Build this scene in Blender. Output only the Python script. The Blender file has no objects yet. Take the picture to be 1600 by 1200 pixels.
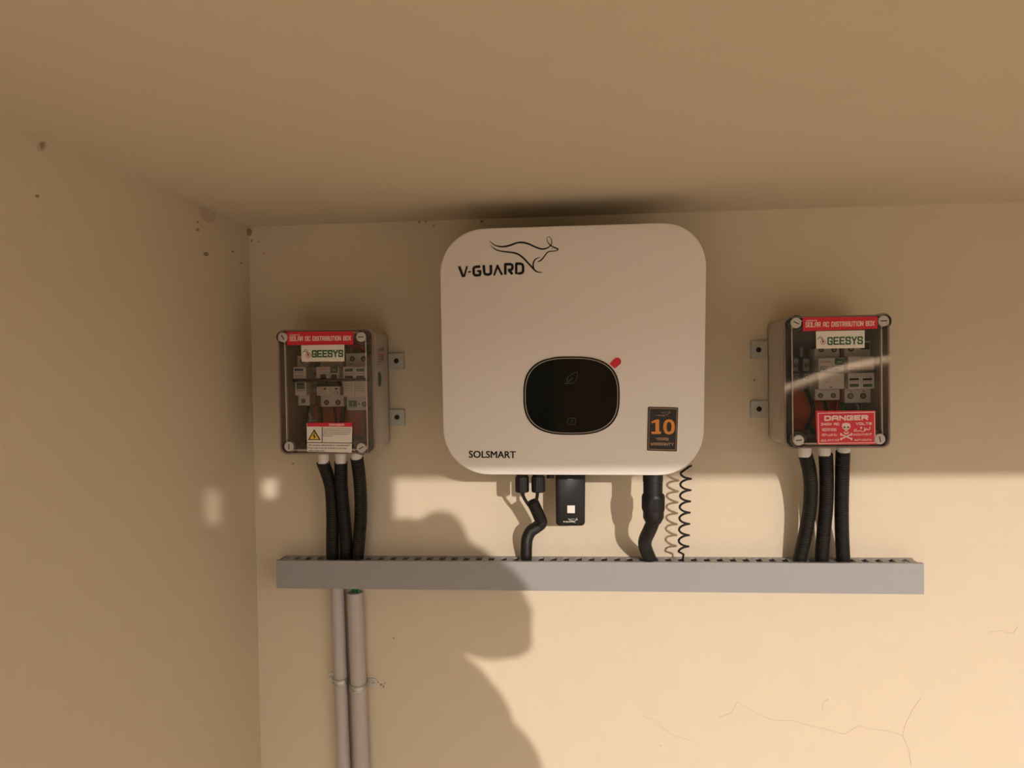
import bpy, bmesh, math, random
from mathutils import Vector, Matrix
random.seed(7)
S = bpy.context.scene
COL = S.collection

# ------------------------------------------------------------------ camera
YAW, PITCH, ROLL, F, D = .0806, .0191, -.0167, 1200.0, 1.24
fw = Vector((-math.sin(YAW)*math.cos(PITCH), math.cos(YAW)*math.cos(PITCH), -math.sin(PITCH)))
r0 = Vector((math.cos(YAW), math.sin(YAW), 0)); u0 = r0.cross(fw)
rt = r0*math.cos(ROLL)+u0*math.sin(ROLL); up = -r0*math.sin(ROLL)+u0*math.cos(ROLL)
CAM = Vector((0, -D, 0))
cd = bpy.data.cameras.new('camera'); cam = bpy.data.objects.new('camera', cd); COL.objects.link(cam)
cd.sensor_width = 36; cd.lens = 36*F/1600; cd.clip_start = .01
m3 = Matrix((rt, up, -fw)).transposed(); cam.matrix_world = Matrix.Translation(CAM) @ m3.to_4x4()
S.camera = cam

# ------------------------------------------------------------------ light
w = bpy.data.worlds.new('world'); S.world = w; w.use_nodes = True
bg = w.node_tree.nodes['Background']; bg.inputs[0].default_value = (1.0, .90, .86, 1); bg.inputs[1].default_value = 5.4
sd = bpy.data.lights.new('sun', 'SUN'); sun = bpy.data.objects.new('sun', sd); COL.objects.link(sun)
SUND = Vector((-.40, 1, -.22)).normalized()
sun.rotation_euler = SUND.to_track_quat('-Z', 'Y').to_euler(); sun.location = (2, -5, 2)
sd.energy = 2.25; sd.color = (1.0, .895, .86); sd.angle = math.radians(.55)
S.view_settings.view_transform = 'Standard'; S.view_settings.look = 'None'
S.view_settings.exposure = 0.09; S.view_settings.gamma = 1.0; S.view_settings.use_curve_mapping = False

# ------------------------------------------------------------------ helpers
def ray(px, py): return fw+rt*((px-800)/F)-up*((py-600)/F)
def P(px, py, d=0.0):                       # point of the vertical plane d metres in front of the back wall
    v = ray(px, py); return CAM+v*((D-d)/v.y)
def PX(px, py, x):                          # point of the plane at that x
    v = ray(px, py); return CAM+v*(x/v.x)
def hexc(h):
    f = lambda c: c/12.92 if c <= .04045 else ((c+.055)/1.055)**2.4
    return tuple(f(int(h[i:i+2], 16)/255) for i in (0, 2, 4))+(1,)
def mat(name, col, rough=.5, metal=0., bump=0., bscale=60., var=0., spec=.5, coat=0.):
    m = bpy.data.materials.new(name); m.use_nodes = True; n = m.node_tree.nodes; l = m.node_tree.links
    b = n['Principled BSDF']
    c = hexc(col) if isinstance(col, str) else tuple(col)+(1,)
    b.inputs['Base Color'].default_value = c; b.inputs['Roughness'].default_value = rough
    b.inputs['Metallic'].default_value = metal; b.inputs['Specular IOR Level'].default_value = spec
    b.inputs['Coat Weight'].default_value = coat
    tc = n.new('ShaderNodeTexCoord')
    nz = n.new('ShaderNodeTexNoise'); nz.inputs['Scale'].default_value = bscale; nz.inputs['Detail'].default_value = 5
    l.new(tc.outputs['Object'], nz.inputs['Vector'])
    if bump:
        bp = n.new('ShaderNodeBump'); bp.inputs['Strength'].default_value = bump; bp.inputs['Distance'].default_value = .002
        l.new(nz.outputs[0], bp.inputs['Height']); l.new(bp.outputs[0], b.inputs['Normal'])
    if var:
        mx = n.new('ShaderNodeMix'); mx.data_type = 'RGBA'
        mx.inputs[6].default_value = tuple(x*(1-var) for x in c[:3])+(1,); mx.inputs[7].default_value = tuple(min(1, x*(1+var)) for x in c[:3])+(1,)
        l.new(nz.outputs[0], mx.inputs[0]); l.new(mx.outputs[2], b.inputs['Base Color'])
    return m
def clear(name, tint, milk=0., rough=.03, ior=1.49, milkcol=(.5, .42, .36)):
    m = bpy.data.materials.new(name); m.use_nodes = True; n = m.node_tree.nodes; l = m.node_tree.links
    n.remove(n['Principled BSDF']); out = n['Material Output']
    t = n.new('ShaderNodeBsdfTransparent'); t.inputs[0].default_value = tuple(tint)+(1,)
    g = n.new('ShaderNodeBsdfGlossy'); g.inputs['Roughness'].default_value = rough
    fr = n.new('ShaderNodeFresnel'); fr.inputs[0].default_value = ior
    d = n.new('ShaderNodeBsdfDiffuse'); d.inputs[0].default_value = tuple(milkcol)+(1,)
    a = n.new('ShaderNodeMixShader'); a.inputs[0].default_value = milk
    b = n.new('ShaderNodeMixShader')
    l.new(t.outputs[0], a.inputs[1]); l.new(d.outputs[0], a.inputs[2])
    l.new(fr.outputs[0], b.inputs[0]); l.new(a.outputs[0], b.inputs[1]); l.new(g.outputs[0], b.inputs[2])
    l.new(b.outputs[0], out.inputs[0]); return m

class MB:                                    # collects shapes in world space
    def __init__(s): s.v = []; s.f = []; s.mi = []; s.k = 0
    def add(s, vs, fs, mi=None):
        o = len(s.v); s.v += [Vector(v) for v in vs]
        for f in fs: s.f.append([i+o for i in f]); s.mi.append(s.k if mi is None else mi)
        return s
    def prism(s, fr, off):                   # front loop + offset vector to the back
        n = len(fr); off = Vector(off); vs = [Vector(p) for p in fr]; vs += [p+off for p in vs]
        fs = [list(range(n)), list(range(2*n-1, n-1, -1))]+[[i, i+n, (i+1) % n+n, (i+1) % n] for i in range(n)]
        return s.add(vs, fs)
    def loft(s, loops, cap0=True, cap1=True):
        n = len(loops[0]); vs = [p for lp in loops for p in lp]; fs = []
        for k in range(len(loops)-1):
            for i in range(n): j = (i+1) % n; fs.append([k*n+i, (k+1)*n+i, (k+1)*n+j, k*n+j])
        if cap0: fs.append(list(range(n)))
        if cap1: fs.append([(len(loops)-1)*n+i for i in range(n-1, -1, -1)])
        return s.add(vs, fs)
    def box(s, x0, x1, d0, d1, z0, z1, b=0.):
        if b <= 0: return s.prism([(x0, -d1, z0), (x1, -d1, z0), (x1, -d1, z1), (x0, -d1, z1)], (0, d1-d0, 0))
        def lp(i, d): return rrect(x0+i, x1-i, z0+i, z1-i, max(b*1.2-i, b*.2), d, 3)
        return s.loft([lp(b*.6, d1), lp(b*.18, d1-b*.3), lp(0, d1-b), lp(0, d0)])
    def ring(s, outer, inner, off):
        n = len(outer); off = Vector(off); A = [Vector(p) for p in outer]; B = [Vector(p) for p in inner]
        vs = A+B+[p+off for p in A]+[p+off for p in B]; fs = []
        for i in range(n):
            j = (i+1) % n
            fs += [[i, j, n+j, n+i], [2*n+j, 2*n+i, 3*n+i, 3*n+j], [j, i, 2*n+i, 2*n+j], [n+i, n+j, 3*n+j, 3*n+i]]
        return s.add(vs, fs)
    def tube(s, pts, rad, seg=14, caps=True):
        pts = [Vector(p) for p in pts]; n = len(pts); rad = rad if isinstance(rad, (list, tuple)) else [rad]*n
        tg = [(pts[min(i+1, n-1)]-pts[max(i-1, 0)]).normalized() for i in range(n)]
        a = tg[0].cross(Vector((0, 1, 0)))
        if a.length < .1: a = tg[0].cross(Vector((1, 0, 0)))
        a.normalize(); loops = []
        for i in range(n):
            a = (a-tg[i]*a.dot(tg[i])).normalized(); b = tg[i].cross(a)
            loops.append([pts[i]+(a*math.cos(t)+b*math.sin(t))*rad[i] for t in [2*math.pi*k/seg for k in range(seg)]])
        return s.loft(loops, caps, caps)
    def ball(s, c, r, m=None, seg=16, rings=10):
        c = Vector(c); vs = []; r = Vector(r) if not isinstance(r, (int, float)) else Vector((r, r, r)); loops = []
        for k in range(1, rings):
            ph = math.pi*k/rings
            loops.append([Vector((r.x*math.sin(ph)*math.cos(t), r.y*math.sin(ph)*math.sin(t), r.z*math.cos(ph))) for t in [2*math.pi*i/seg for i in range(seg)]])
        if m: loops = [[m @ p for p in lp] for lp in loops]
        return s.loft([[c+p for p in lp] for lp in loops])
    def ribbon(s, pts, wd, d, th=.0003):     # flat print: stroke of pixel points on the plane d
        n = len(pts); ws = wd if isinstance(wd, (list, tuple)) else [wd]*n; L = []; Rr = []
        for i in range(n):
            a = Vector(pts[max(i-1, 0)][:2]); b = Vector(pts[min(i+1, n-1)][:2]); t = b-a
            t = t.normalized() if t.length else Vector((1, 0)); nn = Vector((-t.y, t.x))*ws[i]/2; p = Vector(pts[i][:2])
            L.append(P(p.x+nn.x, p.y+nn.y, d)); Rr.append(P(p.x-nn.x, p.y-nn.y, d))
        for i in range(n-1): s.prism([L[i], L[i+1], Rr[i+1], Rr[i]], (0, th, 0))
        return s
    def pxpoly(s, pts, d, th=.0004): return s.prism([P(x, y, d) for x, y in pts], (0, th, 0))
    def pxbox(s, x0, y0, x1, y1, d0, d1, b=.0012):
        A = P(x0, y0, d1); B = P(x1, y1, d1); C_ = P(x0, y1, d1); E_ = P(x1, y0, d1)
        return s.box((A.x+C_.x)/2, (B.x+E_.x)/2, d0, d1, (B.z+C_.z)/2, (A.z+E_.z)/2, b)
    def build(s, name, mats, parent=None, smooth=None, label=None, org=None, **kw):
        if not isinstance(mats, (list, tuple)): mats = [mats]
        o0 = ORG[parent.name] if parent else (Vector(org) if org is not None else sum(s.v, Vector())/len(s.v))
        me = bpy.data.meshes.new(name); me.from_pydata([v-o0 for v in s.v], [], s.f)
        for m in mats: me.materials.append(m)
        for p, k in zip(me.polygons, s.mi): p.material_index = k
        bm = bmesh.new(); bm.from_mesh(me); bmesh.ops.recalc_face_normals(bm, faces=bm.faces); bm.to_mesh(me); bm.free()
        if smooth:
            me.polygons.foreach_set('use_smooth', [True]*len(me.polygons)); me.set_sharp_from_angle(angle=math.radians(smooth))
        o = bpy.data.objects.new(name, me); COL.objects.link(o)
        if parent: o.parent = parent; ORG[o.name] = o0
        else: o.location = o0; ORG[o.name] = o0
        if label: o['label'] = label
        for k, v in kw.items(): o[k] = v
        return o
ORG = {}
def thing(name, loc, label, cat, group=None):
    o = bpy.data.objects.new(name, None); o.empty_display_size = .05; COL.objects.link(o); o.location = loc
    ORG[o.name] = Vector(loc); o['label'] = label; o['category'] = cat
    if group: o['group'] = group
    return o
def tag(o, label, cat, group=None):
    o['label'] = label; o['category'] = cat
    if group: o['group'] = group
    return o
def rrect(x0, x1, z0, z1, r, d, n=6):
    out = []
    for cx, cz, a in ((x1-r, z1-r, 0), (x0+r, z1-r, 90), (x0+r, z0+r, 180), (x1-r, z0+r, 270)):
        for k in range(n+1):
            t = math.radians(a+90*k/n); out.append(Vector((cx+r*math.cos(t), -d, cz+r*math.sin(t))))
    return out
def rquad(c, r, n=14, pw=1.0):               # rounded quad of pixel corners TL TR BR BL
    out = []
    for i in range(4):
        p = Vector(c[i]); a = Vector(c[i-1])-p; b = Vector(c[(i+1) % 4])-p; a = p+a.normalized()*r; b = p+b.normalized()*r
        for k in range(n+1):
            t = k/n; th = t*math.pi/2; ca, sa = math.cos(th), math.sin(th)
            ctr = a+b-p
            out.append(ctr+(a-ctr)*(abs(ca)**pw)+(b-ctr)*(abs(sa)**pw))
    return [(q.x, q.y) for q in out]
def inset(c, k):
    m = Vector((sum(p[0] for p in c)/len(c), sum(p[1] for p in c)/len(c)))
    return [((p[0]-m.x)*(1-k)+m.x, (p[1]-m.y)*(1-k)+m.y) for p in c]
def crom(pts, n=8):
    pts = [Vector(p) for p in pts]; out = []
    for i in range(len(pts)-1):
        a = pts[max(i-1, 0)]; b = pts[i]; c = pts[i+1]; e = pts[min(i+2, len(pts)-1)]
        for k in range(n):
            t = k/n; out.append(.5*((2*b)+(c-a)*t+(2*a-5*b+4*c-e)*t*t+(3*b-a-3*c+e)*t**3))
    out.append(pts[-1]); return out
def circ(cx, cy, rx, ry=None, n=20, pw=1.0):
    ry = ry or rx; o = []
    for k in range(n):
        t = 2*math.pi*k/n; c, s_ = math.cos(t), math.sin(t)
        o.append((cx+rx*math.copysign(abs(c)**pw, c), cy+ry*math.copysign(abs(s_)**pw, s_)))
    return o
_cap = {}
def text_mesh(s, bold):
    cu = bpy.data.curves.new('t', 'FONT'); cu.body = s; cu.size = 1; cu.offset = bold; cu.resolution_u = 3
    o = bpy.data.objects.new('t', cu); COL.objects.link(o); dg = bpy.context.evaluated_depsgraph_get(); dg.update()
    me = o.evaluated_get(dg).to_mesh(); vs = [v.co.copy() for v in me.vertices]; fs = [list(p.vertices) for p in me.polygons]
    o.evaluated_get(dg).to_mesh_clear(); bpy.data.objects.remove(o); bpy.data.curves.remove(cu); return vs, fs
def text(parent, s, x0, y0, x1, y1, h, d, m, bold=.0, name='lettering', plane=None, full=False):
    vs, fs = text_mesh(s, 0)
    if not vs: return None
    mnx = min(v.x for v in vs); mxx = max(v.x for v in vs); cap = .73
    mny = 0
    if full: mny = min(v.y for v in vs); cap = max(v.y for v in vs)-mny
    q = MB(); out = []
    fn = plane or (lambda a, b: P(a, b, d))
    e = bold*h*1.1                      # heavier weight: the print struck again a hair to each side
    for n_, (dx, dy) in enumerate(((0, 0),) if bold <= 0 else ((-1, -.5), (1, .5), (-1, .5), (1, -.5), (0, 0))):
        out = []
        for v in vs:
            u = (v.x-mnx)/(mxx-mnx); k = (v.y-mny)/cap
            out.append(fn(x0+e+u*(x1-x0-2*e)+dx*e, y0+u*(y1-y0)-k*h+dy*e)+Vector((0, -8e-6*n_, 0)))
        q.add(out, fs)
    return q.build(name, m, parent)

GL = {  # block capitals as polylines on a unit grid (x right, y up)
 'A': [[(0, 0), (0, .78), (.2, 1), (.8, 1), (1, .78), (1, 0)], [(0, .4), (1, .4)]], 'B': [[(0, 0), (0, 1), (.8, 1), (.95, .85), (.95, .62), (.8, .52), (0, .52)], [(.8, .52), (1, .4), (1, .12), (.85, 0), (0, 0)]],
 'C': [[(1, .75), (1, .88), (.85, 1), (.15, 1), (0, .88), (0, .12), (.15, 0), (.85, 0), (1, .12), (1, .25)]], 'D': [[(0, 0), (0, 1), (.75, 1), (1, .8), (1, .2), (.75, 0), (0, 0)]],
 'E': [[(1, 1), (0, 1), (0, 0), (1, 0)], [(0, .5), (.85, .5)]], 'F': [[(1, 1), (0, 1), (0, 0)], [(0, .5), (.8, .5)]], 'G': [[(1, .75), (1, .88), (.85, 1), (.15, 1), (0, .88), (0, .12), (.15, 0), (.85, 0), (1, .12), (1, .45), (.55, .45)]],
 'I': [[(.5, 0), (.5, 1)]], 'L': [[(0, 1), (0, 0), (1, 0)]], 'M': [[(0, 0), (0, 1), (.5, .35), (1, 1), (1, 0)]], 'N': [[(0, 0), (0, 1), (1, 0), (1, 1)]], 'O': [[(.15, 0), (0, .15), (0, .85), (.15, 1), (.85, 1), (1, .85), (1, .15), (.85, 0), (.15, 0)]],
 'R': [[(0, 0), (0, 1), (.8, 1), (1, .85), (1, .6), (.85, .48), (0, .48)], [(.5, .48), (1, 0)]], 'S': [[(1, .78), (1, .88), (.85, 1), (.15, 1), (0, .88), (0, .65), (.15, .52), (.85, .48), (1, .35), (1, .12), (.85, 0), (.15, 0), (0, .12), (0, .22)]],
 'T': [[(0, 1), (1, 1)], [(.5, 1), (.5, 0)]], 'U': [[(0, 1), (0, .12), (.15, 0), (.85, 0), (1, .12), (1, 1)]], 'V': [[(0, 1), (.5, 0), (1, 1)]], 'W': [[(0, 1), (.25, 0), (.5, .8), (.75, 0), (1, 1)]], 'X': [[(0, 0), (1, 1)], [(0, 1), (1, 0)]],
 'Y': [[(0, 1), (.5, .45), (1, 1)], [(.5, .45), (.5, 0)]], '2': [[(0, .8), (.15, 1), (.85, 1), (1, .85), (1, .6), (0, 0), (1, 0)]], '4': [[(.75, 0), (.75, 1), (0, .3), (1, .3)]], '0': [[(.15, 0), (0, .15), (0, .85), (.15, 1), (.85, 1), (1, .85), (1, .15), (.85, 0), (.15, 0)]]}
def block(parent, s_, x0, y0, x1, y1, h, d, m, wd, gap=.45, iw=.25):
    ws = [(.55 if c == ' ' else iw if c == 'I' else 1.25 if c in 'MW' else 1) for c in s_]; tot = sum(ws)+gap*(len(s_)-1)
    Wd = x1-x0-wd; hh = h-wd; q = MB(); x = 0; kk = 0
    for c, w_ in zip(s_, ws):
        if c != ' ':
            gx = iw*.5 if c == 'I' else 0
            for pl in GL[c]:
                pp = []
                for (a, b) in pl:
                    u = (x+(w_*.5 if c == 'I' else a*w_))/tot; pp.append((x0+wd/2+u*Wd, y0+(y1-y0)*u-wd/2-b*hh))
                for (A, B) in zip(pp, pp[1:]):
                    A = Vector(A); B = Vector(B); t_ = (B-A); t_ = t_.normalized()*wd*.5 if t_.length else Vector((0, 0)); q.ribbon([tuple(A-t_), tuple(B+t_)], wd, d+kk*4e-6, .0002); kk = (kk+1) % 24
        x += w_+gap
    return q.build('lettering', m, parent)

# ------------------------------------------------------------------ materials
M = {}
WALLC = (.62, .53, .385)
M['wall'] = mat('plaster_wall', WALLC, .85, bump=.12, bscale=35, var=.025, spec=.2)
M['ceil'] = mat('plaster_ceiling', (.61, .52, .375), .9, bump=.1, bscale=30, var=.02, spec=.2)
M['chip'] = mat('exposed_plaster', (.30, .22, .14), .95, bump=.3, bscale=300, var=.2)
M['flake'] = mat('flaked_plaster', (.52, .42, .30), .95, bump=.3, bscale=120, var=.08)
M['crack'] = mat('hairline_crack', (.50, .41, .29), .95, var=.1)
M['floor'] = mat('floor_tile', (.42, .37, .31), .5, bump=.05, var=.08, bscale=8)
M['joint'] = mat('tile_joint', (.35, .3, .25), .9)
M['cover'] = mat('white_enamel', (.80, .76, .71), .38, spec=.4, bump=.02, bscale=900)
M['hous'] = mat('grey_cast_metal', (.42, .40, .37), .5)
M['black'] = mat('black_plastic', (.008, .0065, .006), .45, spec=.35)
M['corr'] = mat('black_corrugated_plastic', (.0075, .006, .005), .42, spec=.38)
M['blackglass'] = mat('black_display_glass', (.004, .004, .004), .08, spec=.35)
M['blackink'] = mat('black_ink', (.012, .01, .01), .6, spec=.2)
M['greyline'] = mat('grey_line', (.33, .29, .26), .35)
M['darkline'] = mat('dim_icon', (.035, .035, .033), .4)
M['greenleaf'] = mat('dim_green_icon', (.03, .045, .018), .4)
M['red'] = mat('red_ink', (.62, .012, .03), .45)
M['pink'] = mat('pale_ink', (.80, .62, .55), .6)
M['orange'] = mat('orange_ink', (.75, .28, .03), .5)
M['tan'] = mat('tan_ink', (.45, .27, .14), .5)
M['sticker'] = mat('white_sticker', (.74, .70, .62), .5)
M['stickblack'] = mat('black_sticker', (.016, .014, .013), .35)
M['green'] = mat('green_ink', (.012, .10, .03), .5)
M['darkgreen'] = mat('dark_green_label', (.02, .09, .035), .5)
M['yellow'] = mat('yellow_ink', (.80, .50, .03), .5)
M['duct'] = mat('grey_pvc', (.295, .29, .28), .42, spec=.4, bump=.02, bscale=200)
M['ductin'] = mat('grey_pvc_inner', (.34, .33, .31), .6)
M['pipe'] = mat('pale_grey_pvc_pipe', (.44, .40, .37), .42, var=.03, bscale=20)
M['zinc'] = mat('zinc_plated_steel', (.55, .56, .52), .35, metal=.85)
M['screw'] = mat('grey_nylon_screw', (.50, .47, .42), .45)
M['boxb'] = mat('grey_polycarbonate', (.52, .48, .40), .5, spec=.35)
M['boxin'] = mat('box_back_plate', (.24, .20, .165), .6)
M['tab'] = mat('grey_mounting_tab', (.44, .44, .38), .5)
M['mcb'] = mat('breaker_plastic', (.80, .77, .70), .5)
M['mcb2'] = mat('grey_terminal_plastic', (.28, .27, .27), .5)
M['term'] = mat('steel_terminal', (.3, .28, .25), .35, metal=.9)
M['hole'] = mat('dark_recess', (.02, .016, .013), .8)
M['orangeplate'] = mat('orange_card', (.60, .10, .025), .6, var=.15, bscale=14)
M['wired'] = mat('red_wire', (.45, .02, .02), .4)
M['wireg'] = mat('green_wire', (.01, .17, .09), .4)
M['gland'] = mat('white_gland', (.66, .63, .58), .45)
M['clear'] = clear('clear_lid', (.92, .89, .86), .008)
M['rim'] = clear('lid_rim_highlight', (.84, .76, .72), .60, .08, milkcol=(.72, .60, .54))  # milky pink paints the highlight lines along the clear edges
M['boss'] = clear('clear_lid_boss', (.78, .72, .66), .22, .08, milkcol=(.50, .42, .36))

# ------------------------------------------------------------------ room shell
XL, ZC, ZF, YF = -.534, .244, -1.45, -1.914
def struct(name, q, m, **kw): return q.build(name, m, None, kind='structure', **kw)
wb = struct('wall_back', MB().box(XL-.15, 2.6, -.15, 0, ZF, ZC), M['wall'])
wl = struct('wall_left', MB().box(XL-.15, XL, 0, -YF, ZF, ZC), M['wall'])
struct('wall_right', MB().box(2.45, 2.6, 0, -YF, ZF, ZC), M['wall'])
struct('ceiling', MB().box(XL-.15, 2.6, -.15, -YF, ZC, ZC+.15), M['ceil'])
fl = struct('floor', MB().box(XL-.15, 2.6, -.15, -YF, ZF-.15, ZF-.003), M['joint'])
tl = None
for i in range(6):
    for j in range(4):
        x0 = XL+.004+i*.49; y0 = .004+j*.457
        q = MB().box(x0, x0+.484, y0, y0+.451, ZF-.003, ZF, .0015) if False else MB().prism([(x0, -y0-.451, ZF), (x0+.484, -y0-.451, ZF), (x0+.484, -y0, ZF), (x0, -y0, ZF)], (0, 0, -.003))
        q.build('tile', M['floor'], fl)
# unseen hanging screen added to block sun on the left; two small gaps under the slab let spots of sun through
JX = .468
q = MB(); g0, g1, g2, g3 = .163, .190, .246, .277
q.box(-.07, g0, -YF, -YF+.02, -.32, ZC); q.box(g1, g2, -YF, -YF+.02, -.32, ZC); q.box(g3, JX, -YF, -YF+.02, -.32, ZC)
q.box(g0, g1, -YF, -YF+.02, -.32, .168); q.box(g0, g1, -YF, -YF+.02, .222, ZC); q.box(g2, g3, -YF, -YF+.02, -.32, .214)
scr = struct('sun_screen', q, M['wall'])
gd = struct('floor_ground', MB().box(-12, 16, -YF+.02, 16, ZF-.3, ZF-.15), mat('dry_earth', (.22, .19, .155), .95, var=.2, bscale=2, bump=.4))

sky_blocker = MB()  # unseen dark row added to block horizon sky and darken lid reflections
for k in range(42):
    x = -10+k*.62; sky_blocker.ball((x, -9.6, -.4+.12*math.sin(k*2.1)), (.62, .6, 1.55+.08*math.sin(k*1.3)), seg=10, rings=8)
tag(sky_blocker.build('sky_blocker', mat('dark_blocker', (.012, .018, .006), .9, bump=1., bscale=6, var=.5), None), 'unseen dark row of mounds added to block the sky at the horizon', 'sky_blocker')
rl = thing('streak_reflector', (2.4, -6, ZF-.15), 'unseen warm metal bar added to reflect a sun streak into the lid', 'streak_reflector')  # unseen, added so that its glint makes the streak in the right lid
MB().tube(crom([(1.2, -6, -.42), (1.95, -6, -.20), (2.25, -6, -.09), (2.6, -6, -.01), (2.95, -6, .045), (3.4, -6, .06)], 5), .045, 16).build('reflector_bar', mat('warm_reflector_metal', (.95, .74, .52), .32, metal=1.), rl, 60)  # metal tinted warm to colour the reflected streak
for x, z in ((1.3, -.39), (3.3, .05)): MB().tube([(x, -6, ZF-.15), (x, -6, z)], .02, 10).build('post', M['hous'], rl, 60)

# marks on the plaster
def blob(cx, cy, rx, ry, fn, off, n=14, jag=.35, rnd=None):
    rnd = rnd or random; pts = []
    for k in range(n):
        t = 2*math.pi*k/n; r = 1+rnd.uniform(-jag, jag); pts.append(fn(cx+rx*r*math.cos(t), cy+ry*r*math.sin(t)))
    return MB().prism(pts, off)
fb = lambda a, b: P(a, b, .0006)
fL = lambda a, b: PX(a, b, XL+.0006)
for (x, y, rx, ry) in ((66, 227, 4, 7), (59, 306, 3, 2.5), (309, 347, 1.6, 1.8), (309.5, 359, 2, 2), (322.5, 397, 4, 2.6), (364, 393, 2, 1.6), (377, 411, 1.5, 1.3)):
    blob(x, y, rx, ry, fL, (-.0008, 0, 0)).build('paint_chip', M['chip'], wl)
blob(66, 229, 8, 9, lambda a, b: PX(a, b, XL+.0004), (-.0006, 0, 0), jag=.2).build('paint_flake', M['flake'], wl)
MB().prism([PX(a, b, XL+.0005) for a, b in ((310, 323), (318, 322), (336, 327), (348, 331), (345, 334), (338, 335), (337, 343), (333, 348), (325, 348), (317, 343), (312, 334))], (-.0008, 0, 0)).build('plaster_flake', M['flake'], wl)
for (x, y, rx, ry) in ((458, 724.6, 1.6, 1.2), (393, 376, 1.6, 2.2), (404, 378, 1.6, 1.2), (412, 396, 1, 1), (655, 347, 2.6, 1.8), (665, 346, 2, 1.3), (677, 353, 1.6, 1.3), (752, 346, 3, 2.4),
                       (391, 576, 1.6, 2), (1179, 594, 1.8, 1.6), (595, 1070, 2, 1.6), (599, 1073, 1.6, 2), (601, 1067.5, 1.4, 1.2), (591, 1066, 1.2, 1), (615, 997, 1.4, 1.8), (1032, 1165, 1.8, 1.3), (498, 1117, 1, 1)):
    blob(x, y, rx, ry, fb, (0, .0008, 0), n=9).build('paint_chip', M['chip'] if y < 1100 else M['crack'], wb)
q = MB(); q.ball(P(387, 363, .004)+Vector((.002, 0, 0)), (.005, .004, .006), seg=9, rings=6)
tag(q.build('mud_nest', M['chip'], None), 'tiny dark lump of mud in the upper corner of the walls', 'nest')
c7 = lambda x, y: (1000+x/2.667, 900+y/2.667)
for pts in ([(330, 590), (380, 570), (405, 525), (440, 545), (500, 580), (560, 603), (640, 603), (700, 622), (780, 640), (850, 660), (910, 625), (960, 637), (1030, 645), (1095, 665), (1105, 620), (1120, 590), (1140, 550), (1170, 510)],
            [(1095, 665), (1120, 720), (1130, 790)], [(1455, 235), (1500, 228), (1530, 236), (1555, 240), (1575, 210)], [(10, 585), (60, 600), (90, 630), (130, 662), (210, 685)], [(760, 560), (762, 530), (785, 512)]):
    MB().ribbon([c7(*p) for p in pts], [.5+.5*random.random() for _ in pts], .0003, .0003).build('hairline_crack', M['crack'], wb)

# ------------------------------------------------------------------ solar inverter
TL, TR, BR, BL = (685.5, 358.5), (1105, 345.5), (1099.5, 743.4), (693.0, 741.6)
IV = (-.0, 0, .02); DF = .145
inv = thing('solar_inverter', (0, 0, .024), 'large white rounded square solar inverter mounted on the wall under the ceiling', 'inverter')
o = rquad([TL, TR, BR, BL], 72, 16, .97)
def lay(k, d): return [P(x, y, DF)+Vector((0, DF-d, 0)) for x, y in inset(o, k)]
MB().loft([lay(.0105, DF), lay(.0045, DF-.0006), lay(.0012, DF-.002), lay(0, DF-.0045), lay(0, DF-.012)]).build('front_cover', M['cover'], inv, 50)
MB().loft([lay(.035, DF-.012), lay(.035, .02)]).build('rear_housing', M['hous'], inv, 50)
for k in range(9):   # cooling fins on the back
    x = -.15+k*.037; MB().box(x-.0015, x+.0015, .004, .021, -.09, .15).build('cooling_fin', M['hous'], inv)
MB().box(-.12, .12, 0, .021, .03, .09, .002).build('wall_bracket', M['zinc'], inv)
# display
dsp = circ(893, 618.3, 75.3, 61.3, 64, .72)
dm = MB().prism([P(x, y, DF+.0012) for x, y in dsp], (0, .0016, 0)).build('display', M['blackglass'], inv)
MB().ring([P(x, y, DF+.0016) for x, y in circ(893, 618.3, 73, 59.2, 64, .72)], [P(x, y, DF+.0016) for x, y in circ(893, 618.3, 71.6, 57.9, 64, .72)], (0, .0006, 0)).build('display_trim', M['greyline'], dm, label='thin grey line around the display')
c4 = lambda x, y: (800+x/7.5, 540+y/7.5)
lf = MB(); lf.ribbon([tuple(v) for v in crom([c4(*p)+(0,) for p in ((765, 308), (720, 325), (665, 360), (645, 400), (655, 435), (690, 443), (735, 425), (762, 375), (765, 308))], 5)], .7, DF+.0015)
lf.ribbon([c4(*p) for p in ((620, 446), (650, 440), (675, 410), (715, 375))], 1.1, DF+.0015)
lf.build('leaf_icon', M['greenleaf'], dm, label='dim green leaf symbol')
ic = MB(); a = rquad([c4(650, 845), c4(748, 847), c4(746, 932), c4(648, 930)], 3.5, 5); b = inset(a, .12)
ic.ring([P(x, y, DF+.0015) for x, y in a], [P(x, y, DF+.0015) for x, y in b], (0, .0003, 0))
ic.ribbon([c4(*p) for p in ((685, 870), (710, 868), (712, 885), (690, 888), (690, 908), (715, 908))], .7, DF+.0015)
ic.build('touch_button', M['darkline'], dm, label='faint square touch button symbol')
# red pointer
q = MB(); pts = [c4(1143, 213)]
cx, cy = 1233, 187; r = 47
for k in range(9):
    t = math.radians(135-180*k/8); pts.append(c4(cx+r*math.cos(t), cy-r*math.sin(t)))
pts.append(c4(1203, 270)); q.pxpoly(pts, DF+.0010, .0012); q.build('red_tab', M['red'], inv, label='small red rounded tab at the display corner')
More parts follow.
